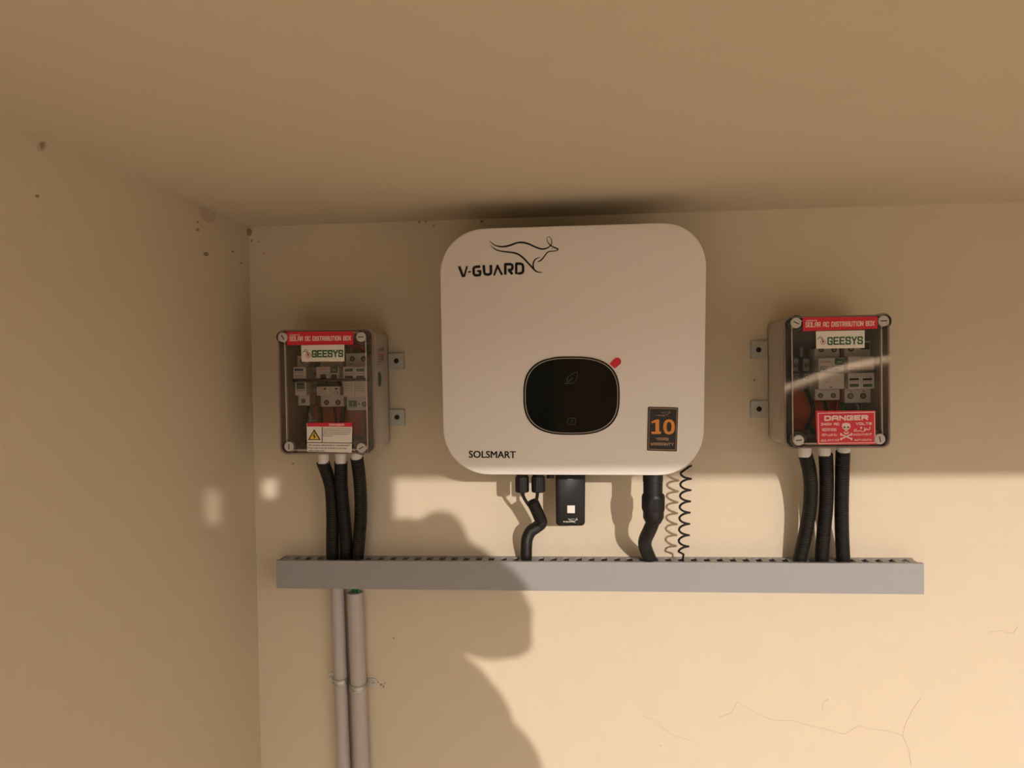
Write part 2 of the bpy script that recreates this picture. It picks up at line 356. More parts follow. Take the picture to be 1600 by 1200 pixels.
# maker's lettering drawn as strokes
c3 = lambda x, y: (700+x/8, 350+y/8)
lg = MB(); W = 4.1
NS = [0]
def stk(pts, w=W, cl=False): NS[0] += 1; lg.ribbon([c3(*p) for p in pts], w, DF+.0004+NS[0]*1e-5)
stk([(138, 530), (190, 662)]); stk([(200, 662), (238, 527)], 2.9); stk([(252, 600), (286, 596)], 2.2)
stk([(404, 532), (345, 536), (324, 548), (320, 570), (322, 622), (335, 640), (372, 641), (398, 638), (402, 620), (402, 590)]); stk([(362, 588), (414, 586)], 3)
stk([(446, 514), (452, 600), (462, 624), (490, 632), (520, 629), (535, 615), (538, 590), (536, 512)])
stk([(575, 643), (622, 512)], 3); stk([(612, 512), (676, 636)], 3.3)
stk([(716, 632), (716, 505)]); stk([(704, 504), (780, 502), (800, 510), (806, 530), (804, 560), (790, 572), (748, 576)]); stk([(758, 575), (806, 628)])
stk([(842, 495), (908, 496), (930, 506), (938, 530), (938, 590), (925, 610), (895, 618), (852, 618), (852, 500)])
lg.build('brand_lettering', M['blackink'], inv)
kg = MB()
def ks(pts, ws, s=6, fn=c3, q=None, d=DF+.0004):
    q = q or kg; cp = crom([Vector(fn(*p)+(w_,)) for p, w_ in zip(pts, ws)], s); q.ribbon([(v.x, v.y) for v in cp], [max(v.z, .15) for v in cp], d)
KANG = [([(508, 198), (545, 235), (600, 270), (680, 284), (770, 268), (860, 236), (930, 231), (1000, 246), (1080, 282), (1150, 308), (1205, 310), (1255, 292), (1285, 262), (1298, 225), (1285, 180), (1262, 162), (1240, 170), (1238, 200), (1255, 240), (1285, 268), (1325, 292), (1370, 310), (1372, 322), (1360, 335)],
         [.3, .8, 1.3, 1.9, 2.1, 1.9, 2.1, 2.0, 1.9, 1.9, 1.7, 1.4, 1.1, .9, .6, .4, .4, .7, 1.0, 1.3, 1.5, 1.6, 1.2, 1.0]),
        ([(1362, 334), (1320, 338), (1270, 342), (1235, 362), (1200, 410), (1165, 450), (1140, 465), (1118, 472)], [1.0, 1.0, 1.1, 1.3, 1.4, 1.5, 1.2, .3]),
        ([(525, 255), (570, 300), (620, 328), (700, 345), (800, 356), (870, 375), (930, 415), (985, 470), (1040, 530), (1085, 578), (1125, 600), (1180, 606)], [.3, .9, 1.3, 1.6, 1.8, 2.0, 2.1, 2.1, 2.1, 1.9, 1.4, .4]),
        ([(1155, 418), (1120, 425), (1085, 450), (1065, 500), (1072, 555), (1100, 595)], [.3, .9, 1.4, 1.6, 1.5, .8]), ([(1288, 304), (1310, 308)], [.6, .5])]
for a, b in KANG: ks(a, [v*1.3 for v in b])
kg.build('leaping_animal_emblem', M['blackink'], inv)
text(inv, 'SOLSMART', 732.5, 715, 806, 715.8, 11.2, DF+.0004, M['blackink'], .030)
# warranty sticker
cw = lambda x, y: (980+x/12, 620+y/12)
ws = MB().prism([P(x, y, DF+.0006) for x, y in rquad([cw(390, 186), cw(958, 200), cw(930, 1026), cw(370, 1008)], 1.6, 4)], (0, .0008, 0)).build('warranty_sticker', M['stickblack'], inv)
a = rquad([cw(416, 208), cw(938, 222), cw(910, 1004), cw(396, 988)], 1.2, 4)
MB().ring([P(x, y, DF+.0008) for x, y in a], [P(x, y, DF+.0008) for x, y in inset(a, .028)], (0, .0002, 0)).build('border', M['tan'], ws, label='tan border line')
q = MB().pxpoly([cw(*p) for p in ((458, 462), (540, 425), (600, 425), (600, 652), (637, 652), (635, 697), (455, 697), (455, 655), (528, 655), (528, 480), (458, 500))], DF+.0008, .0002)
q.ring([P(x, y, DF+.0008) for x, y in circ(*cw(785, 565), 108/12, 141/12, 28, .85)], [P(x, y, DF+.0008) for x, y in circ(*cw(785, 565), 46/12, 92/12, 28, .8)], (0, .0002, 0)); q.build('number_10', M['orange'], ws)
block(ws, 'YEARS', *cw(542, 815), *cw(775, 820), 4.2, DF+.0008, M['tan'], .8)
block(ws, 'WARRANTY', *cw(436, 912), *cw(872, 920), 4.6, DF+.0008, M['tan'], .9)
text(ws, 'V-GUARD', *cw(532, 360), *cw(712, 362), 2, DF+.0008, M['tan'], .03)
q = MB()
for a, b in KANG: ks([((p[0]-508)*.21+628, (p[1]-198)*.21+275) for p in a], [.3 for _ in b], 3, cw, q, DF+.0008)
q.build('leaping_animal_emblem', M['tan'], ws)

# sockets under the inverter
c5 = lambda x, y: (760+x/6.6667, 720+y/6.6667)
def wpt(px, py, d): return P(px, py, d)
def ribbed(q, c, r, z0, z1, d, ribs=12, depth=.06):
    pass
def cable_gland(px, d):
    q = MB(); t = wpt(px, 738, d); b = wpt(px, 769, d); zt, zb = t.z, b.z; x = (t.x+b.x)/2; n = 36; loops = []
    for z, r, rb in ((zt, .0085, 0), (zt-.006, .0085, 0), (zt-.0065, .0102, .3), (zt-.012, .0104, 1), (zb+.003, .0104, 1), (zb+.0008, .0098, .4), (zb, .0085, 0)):
        loops.append([Vector((x+math.cos(t_)*rr, -d+math.sin(t_)*rr, z)) for t_ in [2*math.pi*k/n for k in range(n)] for rr in [r-(.0011*rb if int(t_*n/(2*math.pi)+.5) % 3 == 0 else 0)]])
    q.loft(loops); return q
for k, (px, d) in enumerate(((815.8, .093), (841, .093))):
    cable_gland(px, d).build('cable_gland', M['black'], inv, 40)
MB().tube([wpt(860, 736, .085), wpt(860, 747, .085)], [.006, .006], 14).build('earth_stud', M['black'], inv, 40)

# wifi dongle
DD = .058
dg_ = thing('communication_dongle', P(891, 743, DD-.015), 'black rectangular plug-in dongle hanging under the inverter, with small white square sticker', 'dongle')
dq = [(867.5, 738), (914.5, 738), (914, 822.5), (868.5, 822.5)]
oo = rquad(dq, 6, 6)
def dlay(k, d): return [P(x, y, DD)+Vector((0, DD-d, 0)) for x, y in inset(oo, k)]
MB().loft([dlay(.09, DD), dlay(.03, DD-.0015), dlay(0, DD-.005), dlay(0, DD-.024), dlay(.05, DD-.028)]).build('shell', M['black'], dg_, 50)
a = rquad([c5(838, 178), c5(912, 180), c5(910, 206), c5(838, 204)], 1.5, 4)
MB().ring([P(x, y, DD+.0004) for x, y in a], [P(x, y, DD+.0004) for x, y in inset(a, .25)], (0, .0004, 0)).build('status_window', M['darkline'], dg_)
MB().pxpoly([c5(848, 188), c5(902, 189), c5(902, 198), c5(848, 197)], DD+.0004).build('status_light', M['greyline'], dg_, label='small pale indicator strip')
MB().pxpoly([c5(843, 466), c5(922, 466), c5(921, 546), c5(843, 544)], DD+.0004).build('square_sticker', M['sticker'], dg_, label='small white square sticker')
text(dg_, 'V-GUARD', *c5(800, 642), *c5(915, 640), 2.4, DD+.0005, M['sticker'], .03)
q = MB()
for a, b in KANG: ks([((p[0]-508)*.115+852, (p[1]-198)*.115+600) for p in a], [.35 for _ in b], 3, c5, q, DD+.0005)
q.build('leaping_animal_emblem', M['sticker'], dg_)

# ------------------------------------------------------------------ corrugated conduits and cables
def corrugate(path, r, pitch=.0036, seg=16, amp=.08, start_plain=0):
    pts = crom(path, 14); L = [0]
    for i in range(1, len(pts)): L.append(L[-1]+(pts[i]-pts[i-1]).length)
    def at(s):
        for i in range(1, len(L)):
            if L[i] >= s: t = (s-L[i-1])/max(L[i]-L[i-1], 1e-9); return pts[i-1].lerp(pts[i], t)
        return pts[-1]
    out = []; rad = []; n = int(L[-1]/pitch)
    for k in range(n):
        for f_, rr in ((0, 1-amp), (.22, 1), (.62, 1), (.84, 1-amp)):
            out.append(at(min((k+f_)*L[-1]/n, L[-1]))); rad.append(r*rr)
    return MB().tube(out, rad, seg)
def conduit(pxs, d0, d1, r, label, **kw):
    n = len(pxs); path = [P(x, y, d0+(d1-d0)*(i/(n-1))**.9) for i, (x, y) in enumerate(pxs)]
    path.append(path[-1]+Vector((0, 0, -.014)))
    return tag(corrugate(path, r, **kw).build('corrugated_conduit', M['corr'], None, 35), label, 'conduit', None)
R_ = .0102
cdn = []
conduit([(504, 721), (511, 740), (517, 762), (519.5, 800), (519.5, 840), (519.5, 866)], .066, .023, R_, 'leftmost black corrugated conduit under the left distribution box')
conduit([(532.5, 721), (533.5, 760), (537, 800), (540.5, 840), (541, 866)], .064, .021, R_, 'middle black corrugated conduit under the left distribution box')
conduit([(557.5, 715), (561, 740), (563.5, 775), (563.5, 810), (561, 845), (559, 866)], .066, .023, R_, 'rightmost black corrugated conduit under the left distribution box, bowed to the right')
conduit([(1258.5, 711), (1264.5, 735), (1266.8, 765), (1264.5, 800), (1257.5, 838), (1250, 872)], .066, .024, R_*1.02, 'leftmost black corrugated conduit under the right distribution box, kinked to the left at its foot')
conduit([(1290, 709), (1291.8, 752), (1290.6, 794), (1286.5, 836), (1284, 872)], .064, .024, R_*1.02, 'middle black corrugated conduit under the right distribution box')
conduit([(1317, 705), (1315.6, 752), (1315, 794), (1315.6, 836), (1317.5, 873)], .066, .024, R_*1.02, 'rightmost and straightest black corrugated conduit under the right distribution box')
# DC conduit below the inverter with two cables
pv = [P(*c5(*p), d) for p, d in (((478, 425), .082), ((515, 500), .078), ((552, 585), .074), ((572, 645), .070), ((528, 688), .062), ((463, 735), .052), ((425, 810), .042), ((416, 900), .032), ((415, 1000), .022), ((415, 1090), .020))]
tag(corrugate(pv, .0093, pitch=.0029).build('corrugated_conduit', M['corr'], None, 35), 'black corrugated conduit bent in an S below the inverter, two thin cables entering its mouth', 'conduit')
for a, lb in ((((372, 322), (385, 370), (415, 425), (455, 480), (495, 540)), 'thin black cable entering the bent conduit from the left gland'), (((532, 322), (528, 370), (518, 430), (512, 490), (520, 545)), 'thin black cable entering the bent conduit from the right gland')):
    pt = [P(*c5(*p), .093-.004*i) for i, p in enumerate(a)]
    pt = [pt[0]+Vector((0, 0, .004))]+pt
    tag(MB().tube(crom(pt, 6), .0026, 10).build('cable', M['black'], None, 60), lb, 'cable')
# AC connector and its conduit
c6 = lambda x, y: (960+x/6.6667, 720+y/6.6667)
ac = thing('ac_connector', P(1020, 745, .1), 'thick black round plug connector under the right half of the inverter', 'connector')
q = MB(); dA = .1
def lathe(q, prof, d, n=28, rib=None):
    loops = []
    for (xl, xr, y, rb) in prof:
        a = P(*c6(xl, y), d); b = P(*c6(xr, y), d); c = (a+b)/2; r = (b.x-a.x)/2
        loops.append([Vector((c.x+math.cos(2*math.pi*k/n)*(r-(rb*.0012 if k % 4 < 2 else 0)), c.y+math.sin(2*math.pi*k/n)*(r-(rb*.0012 if k % 4 < 2 else 0)), c.z)) for k in range(n)])
    q.loft(loops); return q
lathe(MB(), [(295, 507, 110, 0), (295, 507, 215, 0), (299, 504, 218, 0), (300, 502, 350, 0)], dA).build('socket', M['black'], ac, 40)
lathe(MB(), [(292, 515, 345, 0), (283, 527, 372, 0), (283, 527, 390, 0), (283, 526, 392, 1), (283, 526, 490, 1), (292, 520, 515, 1), (298, 516, 530, 0)], dA).build('locking_collar', M['black'], ac, 40)
lathe(MB(), [(297, 516, 528, 0), (297, 517, 590, 0), (322, 490, 640, 0), (328, 480, 655, 0)], dA, 12).build('clamp_nut', M['black'], ac, 30)
pt = [P(*c6(*p), d) for p, d in (((405, 610), .100), ((392, 660), .096), ((358, 740), .088), ((325, 810), .075), ((316, 875), .060), ((335, 940), .046), ((365, 1010), .030), ((392, 1080), .022), ((400, 1150), .020))]
tag(corrugate(pt, .0102, pitch=.0027, amp=.035).build('corrugated_conduit', M['corr'], None, 35), 'short black flexible conduit curving from the round connector into the trunking', 'conduit')
# coiled cable
pts = [P(1081, 727.5, .045), P(1077, 729, .045)]
n = 240
for i in range(n):
    u = i/(n-1); T = 7.0; t = math.pi*1.0+(u*T-.0)*2*math.pi
    t = math.pi*.95+u*T*2*math.pi
    cx = 1071.8-4.0*u; rr = 8.3-.6*u; pitch = 18.2-.4*u
    y = 739+u*T*17.6+2.75*(-math.sin(t))
    pts.append(P(cx+rr*math.cos(t), y, .038+.0065*math.sin(t)))
pts += [P(1068, 866, .033), P(1066.5, 876, .028), P(1066.5, 890, .022)]
tag(MB().tube(pts, .0017, 8).build('coiled_cable', M['black'], None, 60), 'thin black spiral coiled cable hanging at the right of the inverter', 'cable')

# ------------------------------------------------------------------ cable trunking
DT = .042
zt0 = P(431, 876, DT).z; zt1 = P(1443, 880.6, DT).z; zb0 = P(432, 918, DT).z; zb1 = P(1443, 927.5, DT).z
xa, xb = P(431.5, 897, DT).x, P(1443.8, 904, DT).x
tr = thing('cable_trunking', ((xa+xb)/2, 0, (zb0+zb1)/2), 'long grey slotted cable trunking running horizontally below all the boxes', 'trunking')
def ztop(x): return zt0+(zt1-zt0)*(x-xa)/(xb-xa)
def zbot(x): return zb0+(zb1-zb0)*(x-xa)/(xb-xa)
def slab(q, x0, x1, d0, d1, f, t):   # slab that follows the slope of the trunking
    vs = [(x0, -d0, f(x0)), (x1, -d0, f(x1)), (x1, -d1, f(x1)), (x0, -d1, f(x0))]
    return q.prism([Vector(v) for v in vs], (0, 0, t))
TH = .0018
q = MB(); q.prism([Vector((xa, 0, ztop(xa)-.0015)), Vector((xb, 0, ztop(xb)-.0015)), Vector((xb, 0, zbot(xb))), Vector((xa, 0, zbot(xa)))], (0, -TH, 0))
pitch = .0200; xs0 = P(577, 870, .018).x % pitch
def wallrow(f, t):
    slab(q, xa, xb, TH, .0075, f, t); slab(q, xa, xb, .0300, .0395, f, t)
    x = xa; s = xs0+math.floor((xa-xs0)/pitch)*pitch
    while s < xb:
        a, b = s+.0048, s+pitch-.0048
        if a < xa: a = xa
        if b > xb: b = xb
        if b > a: slab(q, a, b, .0075, .0300, f, t)
        s += pitch
wallrow(lambda x: ztop(x)-.0016-TH, TH); wallrow(lambda x: zbot(x)+.0002, TH)
q.build('slotted_base', M['duct'], tr)
q = MB()
q.prism([Vector((xa, -DT, ztop(xa))), Vector((xb, -DT, ztop(xb))), Vector((xb, -DT, zbot(xb)-.0012)), Vector((xa, -DT, zbot(xa)-.0012))], (0, .0018, 0))
slab(q, xa, xb, .0345, DT-.0019, ztop, -.0014); slab(q, xa, xb, .0345, DT-.0019, lambda x: zbot(x)-.0012, .0012)
q.build('snap_on_cover', M['duct'], tr)

for k, dd_ in enumerate((.0085, .0175, .0265)):  # matte black runs added so the slots look dark inside
    tag(MB().tube([Vector((xa+.012, -dd_, ztop(xa)-.0125-.002*k)), Vector(((xa+xb)/2, -dd_, (ztop(xa)+ztop(xb))/2-.0125)), Vector((xb-.012, -dd_, ztop(xb)-.0125))], .0037, 8).build('cable', M['hole'], None, 60),
        'black cable added inside the slotted trunking to darken its slots, '+('nearest the wall', 'the middle one', 'nearest the front cover')[k], 'cable', 'added cables inside the trunking')

# ------------------------------------------------------------------ pvc pipes, clamps, wires
def pipe(a, b, d, r, lb, open_top=False):
    A = P(a[0], a[1], d); B = P(b[0], b[1], d); v = (B-A); B = A+v*((ZF-A.z)/v.z); q = MB()
    n = 24; lo = []
    for c, rr in ((A, r-.002), (A, r), (B, r), (B, r-.002)):
        lo.append([c+Vector((math.cos(2*math.pi*k/n)*rr, math.sin(2*math.pi*k/n)*rr, 0)) for k in range(n)])
    if open_top:
        c = A+v.normalized()*.03; lo = [[c+Vector((math.cos(2*math.pi*k/n)*(r-.002), math.sin(2*math.pi*k/n)*(r-.002), 0)) for k in range(n)]]+lo
    q.loft(lo, True, True)
    return tag(q.build('pvc_pipe', M['pipe'], None, 50), lb, 'pipe'), A, v.normalized()
r1 = .0112; r2 = .0126
p1, A1, V1 = pipe((526.9, 912.5), (537.3, 1200), .0135, r1, 'left pale grey pipe running down from the trunking, partly behind its neighbour')
p2, A2, V2 = pipe((554.5, 925.5), (565.3, 1200), .0165, r2, 'right pale grey pipe running down from the trunking, open at its top')
for k in range(3):
    tag(MB().tube(crom([A2+Vector(((k-1)*.006, .003-k*.003, -.02)), A2+Vector(((k-1)*.005+.001, 0, .001)), A2+Vector(((k-1)*.003+.003, -.003, .014))], 5), .0023, 8).build('green_wire', M['wireg'], None, 60),
        ('leftmost', 'middle', 'rightmost')[k]+' of the three green wires rising from the open top of the right pipe', 'wire', 'green wires in the pipe mouth')
def clamp(A, V, r, py, side, lb):
    c = A.copy(); zz = P(530, py, .02).z; c = A+V*((zz-A.z)/V.z)
    t = thing('pipe_clamp', c, lb, 'clamp')
    q = MB(); n = 20
    for off in (-.0032, .0032):
        arc = [c+Vector((math.cos(a_)*(r+.0012), -math.sin(a_)*(r+.0012), off-.002*math.sin(a_))) for a_ in [math.pi*k/n for k in range(n+1)]]
        q.tube(arc, .0016, 8)
    for k in range(n):
        a0 = math.pi*k/n; a1 = math.pi*(k+1)/n
        f = lambda a_, rr, z_: c+Vector((math.cos(a_)*rr, -math.sin(a_)*rr, z_-.002*math.sin(a_)))
        q.add([f(a0, r+.0003, .005), f(a1, r+.0003, .005), f(a1, r+.0003, -.005), f(a0, r+.0003, -.005), f(a0, r+.0014, .005), f(a1, r+.0014, .005), f(a1, r+.0014, -.005), f(a0, r+.0014, -.005)],
              [[0, 1, 2, 3], [7, 6, 5, 4], [0, 4, 5, 1], [3, 2, 6, 7]])
    q.build('strap', M['zinc'], t, 50)
    sg = side; x0 = c.x+sg*(r-.001); x1 = c.x+sg*(r+.015)
    pl = [Vector((x, -.0030, z)) for x, z in ((x0, c.z-.0065), (x1-sg*.006, c.z-.0065), (x1-sg*.0015, c.z-.0045), (x1, c.z), (x1-sg*.0015, c.z+.0045), (x1-sg*.006, c.z+.0065), (x0, c.z+.0065))]
    MB().prism(pl, (0, .003, 0)).build('fixing_tab', M['zinc'], t)
    sc = Vector((x1-sg*.0065, -.0045, c.z)); q = MB(); q.tube([sc, sc+Vector((0, .003, 0))], [.0032, .0038], 12); q.k = 1
    q.box(sc.x-.0022, sc.x+.0022, .0044, .0048, sc.z-.0004, sc.z+.0004); q.build('screw', [M['zinc'], M['hole']], t)
clamp(A1, V1, r1, 1064, -1, 'metal strap clamp around the left pipe, fixing tab on its left')
clamp(A2, V2, r2, 1072, 1, 'metal strap clamp around the right pipe, fixing tab on its right')

# ------------------------------------------------------------------ distribution boxes
def dist_box(xc0, xc1, z0, z1, side, cr, name, label):
    """shell, lid, tabs; cr maps crop pixels to photograph pixels"""
    t = thing(name, ((xc0+xc1)/2, 0, z0), label, 'electrical box')
    i_ = .0015; n = 6
    ho = rrect(xc0+i_, xc1-i_, z0+i_+.001, z1-i_-.001, .009, .084, n); hi = rrect(xc0+i_+.003, xc1-i_-.003, z0+i_+.004, z1-i_-.004, .007, .084, n)
    q = MB(); q.ring(ho, hi, (0, .072, 0)); q.prism(rrect(xc0+i_, xc1-i_, z0+i_+.001, z1-i_-.001, .009, .015, n), (0, .003+.003, 0)); q.build('housing', M['boxb'], t, 40)
    q = MB(); q.prism(rrect(xc0+.008, xc1-.008, z0+.012, z1-.012, .004, .020, n), (0, .004, 0)); q.build('back_plate', M['boxin'], t)
    lo = rrect(xc0, xc1, z0, z1, .011, .109, n)
    l_ = MB().prism(lo, (0, .0025, 0)).build('lid', M['clear'], t)
    q = MB(); q.ring(rrect(xc0, xc1, z0, z1, .011, .1085, n), rrect(xc0+.0022, xc1-.0022, z0+.0022, z1-.0022, .009, .1085, n), (0, .024, 0))
    q.build('lid_rim', M['rim'], l_, 40, label='moulded rim of the lid, its highlight painted milky pink')
    q = MB(); q.ring(rrect(xc0+.0105, xc1-.0105, z0+.006, z1-.006, .006, .1097, n), rrect(xc0+.0120, xc1-.0120, z0+.0075, z1-.0075, .005, .1097, n), (0, .0012, 0))
    q.build('lid_ridge', M['rim'], l_, 40)
    return t, l_
def lid_screw(parent, px, py, ang, r=.0073):
    c = P(px, py, .1118); q = MB(); n = 20
    cr_ = lambda rr, d: [Vector((c.x+rr*math.cos(2*math.pi*k/n), -d, c.z+rr*math.sin(2*math.pi*k/n))) for k in range(n)]
    q.loft([cr_(r*.9, .1122), cr_(r, .1114), cr_(r, .088)]); q.k = 1
    a = math.radians(ang); u = Vector((math.cos(a), 0, math.sin(a))); v = Vector((-u.z, 0, u.x)); L = r*.55; wd = .0007; cc = Vector((c.x, -.1124, c.z))
    q.prism([cc-u*L-v*wd, cc+u*L-v*wd, cc+u*L+v*wd, cc-u*L+v*wd], (0, .0006, 0)); o_ = q.build('lid_screw', [M['screw'], M['hole']], parent, 40)
    q = MB(); q.ring(cr_(r*1.5, .1098), cr_(r*1.38, .1098), (0, .018, 0)); q.build('screw_boss', M['boss'], parent, 40)
    return o_
def bx(parent, name, m, cr, x0, y0, x1, y1, d0, d1, b=.001, label=None):
    a = cr(x0, y0); c = cr(x1, y1); return MB().pxbox(a[0], a[1], c[0], c[1], d0, d1, b).build(name, m, parent, label=label)
def terminal(parent, cr, x, y, r, d):
    c = P(*cr(x, y), d); s = r; q = MB(); n = 12
    L = lambda rr, dd: [Vector((c.x+rr*math.cos(2*math.pi*k/n), -dd, c.z+rr*math.sin(2*math.pi*k/n))) for k in range(n)]
    q.prism(L(s, d+.0003), (0, .0004, 0)); q.k = 1; q.prism(L(s*.6, d+.0005), (0, .0003, 0)); q.k = 0
    q.prism([Vector((c.x-s*.5, -d-.0007, c.z-s*.1)), Vector((c.x+s*.5, -d-.0007, c.z+s*.1)), Vector((c.x+s*.5, -d-.0007, c.z+s*.25)), Vector((c.x-s*.5, -d-.0007, c.z+s*.05))], (0, .0003, 0))
    return q.build('terminal_screw', [M['hole'], M['term']], parent)
def quad(parent, name, m, cr, pts, d, label=None, th=.0004): return MB().pxpoly([cr(*p) for p in pts], d, th).build(name, m, parent, label=label)
def lines(parent, cr, x0, x1, ys, d, wd=.45, m='blackink'):
    q = MB()
    for y in ys:
        x = x0
        while x < x1:
            L = random.uniform(8, 26)*(1 if x1-x0 > 60 else .7); e = min(x+L, x1); q.ribbon([cr(x, y), cr(e, y+.5)], wd, d); x = e+4
    return q.build('small_print', M[m], parent, kind='stuff')
def wire(parent, cr, pts, d, r, m='black', name='wire'):
    q = MB().tube(crom([P(*cr(*p), d) for p in pts], 6), r, 8); return q.build(name, M[m], parent, 60)
def geesys(stk_, cr, pts, lx0, ly0, lx1, ly1, h, ex, ey, es):
    block(stk_, 'GEESYS', *cr(lx0, ly0), *cr(lx1, ly1), h, .1112, M['green'], 2.3, .5)
    q = MB(); a = circ(*cr(ex, ey), es*4.2, es*4.2, 18); b = circ(*cr(ex, ey), es*3.3, es*3.3, 18)
    q.ring([P(x, y, .1112) for x, y in a], [P(x, y, .1112) for x, y in b], (0, .0003, 0)); q.build('ring_emblem', M['red'], stk_, label='small red ring')
    q = MB(); X, Y = cr(ex, ey)
    q.ribbon([(X-9*es, Y-4*es), (X-7*es, Y-6*es), (X-4*es, Y-6.5*es), (X-1*es, Y-4*es), (X, Y-1*es)], 1.1*es, .1112)
    q.ribbon([(X-6.5*es, Y-7.5*es), (X-4*es, Y-9*es), (X-1.5*es, Y-7.5*es), (X-1*es, Y-5*es)], .7*es, .1112)
    q.pxpoly(circ(X, Y-.6*es, 1.7*es, 1.5*es, 10), .1113, .0002); q.ribbon([(X, Y), (X, Y+2.6*es)], .9*es, .1112)
    q.build('leaf_emblem', M['green'], stk_, label='green leafy stroke')
def tabs(t, cr, rects, side):
    for (x0, y0, x1, y1, hx, hy) in rects:
        a = P(*cr(x0, y0), .006); b = P(*cr(x1, y1), .006)
        xx0, xx1 = min(a.x, b.x), max(a.x, b.x)
        if side > 0: xx0 -= .006
        else: xx1 += .006
        q = MB(); q.box(xx0, xx1, 0, .006, b.z, a.z, .0012)
        x_ = a.x+.002*side if side > 0 else b.x-.005
        o_ = q.build('mounting_tab', M['tab'], t)
        c = P(*cr(hx, hy), .0062); n = 14
        L = lambda rr, dd: [Vector((c.x+rr*math.cos(2*math.pi*k/n), -dd, c.z+rr*math.sin(2*math.pi*k/n))) for k in range(n)]
        q = MB(); q.loft([L(.0012, .0085), L(.0032, .0078), L(.0042, .006), L(.0042, .004)]); q.build('fixing_screw', M['black'], o_, label='dark fixing screw')

k1 = lambda x, y: (420+x/5.4545, 500+y/5.4545)
k2 = lambda x, y: (1160+x/5, 480+y/5)
dc, dl = dist_box(-.4460, -.2990, -.1235, .0655, 1, k1, 'dc_distribution_box', 'left wall-mounted grey box with clear lid and red solar DC distribution box sticker')
for x, y, a in ((119, 148, -60), (785, 145, 4), (171, 1079, 88), (788, 1090, 28)): lid_screw(dl, *k1(x, y), a)
s_ = quad(dl, 'header_sticker', M['red'], k1, [(152, 100), (722, 97), (720, 210), (156, 214)], .1110, label='red header sticker with pale lettering')
text(s_, 'GEESYS', *k1(174, 135), *k1(262, 134), 2.4, .1112, M['pink'], .03)
block(s_, 'SOLAR DC DISTRIBUTION BOX', *k1(176, 180), *k1(702, 174), 7.2, .1112, M['pink'], 1.15, .5)
s_ = quad(dl, 'brand_sticker', M['sticker'], k1, [(275, 216), (643, 208), (645, 352), (280, 356)], .1110, label='white sticker with green lettering')
geesys(s_, k1, None, 366, 320, 634, 316, 11.5, 336, 300, 1.0)
s_ = quad(dl, 'warning_sticker', M['sticker'], k1, [(322, 878), (712, 880), (706, 1130), (328, 1122)], .1110, label='white and red electrical danger sticker')
kd = lambda x, y: (470+x/17.78, 650+y/17.78)
quad(s_, 'red_band', M['red'], kd, [(172, 190), (1440, 188), (1436, 302), (174, 292)], .1112, th=.0002)
block(s_, 'DANGER', *kd(785, 275), *kd(1205, 280), 3.6, .1114, M['pink'], .7)
q = MB(); q.ribbon([kd(592, 300), kd(590, 740)], 1.1, .1112); q.ribbon([kd(176, 738), kd(1425, 752)], 1.0, .1112); q.build('dividing_line', M['blackink'], s_)
quad(s_, 'warning_triangle', M['blackink'], kd, [(372, 362), (552, 668), (200, 668)], .1112, th=.0002)
quad(s_, 'triangle_fill', M['yellow'], kd, [(372, 425), (500, 645), (246, 645)], .1113, th=.0001)
quad(s_, 'lightning_bolt', M['blackink'], kd, [(385, 460), (330, 560), (365, 565), (360, 625), (378, 632), (412, 545), (372, 538), (400, 465)], .1114, th=.0001)
for i, (s, x1) in enumerate((('Do not touch the live DC Terminals wiring', 1395), ('on the present side the lines are connected', 1385), ('There is an operating cause in the system', 1380), ('before such service may damage and', 1340), ('life injury occurs', 888))):
    text(s_, s, *kd(615, 368+i*48), *kd(x1, 368+i*48), 1.7, .1112, M['blackink'], .012)
text(s_, 'An active electrical is connected !', *kd(215, 830), *kd(1370, 838), 3.0, .1112, M['blackink'], .02)
text(s_, 'Fuse used array by inverter is removed', *kd(215, 905), *kd(1275, 915), 2.5, .1112, M['blackink'], .012)
text(s_, 'when under load', *kd(215, 978), *kd(650, 982), 2.5, .1112, M['blackink'], .012)
# inside the left box
quad(dc, 'orange_card', M['orangeplate'], k1, [(385, 735), (820, 735), (805, 985), (390, 985)], .026, label='orange card behind the wiring', th=.001)
bx(dc, 'din_rail', M['zinc'], k1, 165, 490, 850, 560, .02, .030)
f_ = bx(dc, 'fuse_holder', M['mcb'], k1, 246, 305, 346, 730, .03, .058, label='slim pale fuse holder')
bx(f_, 'upper_front', M['mcb'], k1, 208, 398, 318, 499, .058, .080); bx(f_, 'lower_front', M['mcb'], k1, 224, 530, 320, 645, .058, .080)
terminal(f_, k1, 294, 690, .0034, .0585); terminal(f_, k1, 285, 350, .0034, .0585)
quad(f_, 'blue_label', mat('blue_ink', (.03, .11, .16), .5), k1, [(218, 415), (292, 415), (292, 434), (218, 434)], .0803)
lines(f_, k1, 216, 300, (448, 474, 480), .0803); quad(f_, 'green_label', M['darkgreen'], k1, [(236, 535), (305, 535), (305, 588), (236, 588)], .0803)
lines(f_, k1, 236, 312, (602,), .0803, .7); text(f_, 'MF 1', *k1(250, 572), *k1(296, 570), 2.6, .0806, M['sticker'], .02)
f_ = bx(dc, 'circuit_breaker', M['mcb'], k1, 440, 352, 636, 738, .03, .056, label='two-pole circuit breaker with dark levers')
bx(f_, 'upper_front', M['mcb'], k1, 404, 396, 602, 499, .056, .076); bx(f_, 'lower_front', M['mcb'], k1, 408, 567, 604, 645, .056, .076)
bx(f_, 'middle_front', M['hole'], k1, 410, 499, 596, 567, .056, .070)
for x in (440, 530): bx(f_, 'lever', M['hole'], k1, x, 464, x+46, 540, .070, .0785, .0008, label='dark toggle lever')
for x in (424, 490, 512, 582): bx(f_, 'lever_guard', M['mcb'], k1, x, 464, x+9, 499, .076, .079, .0004)
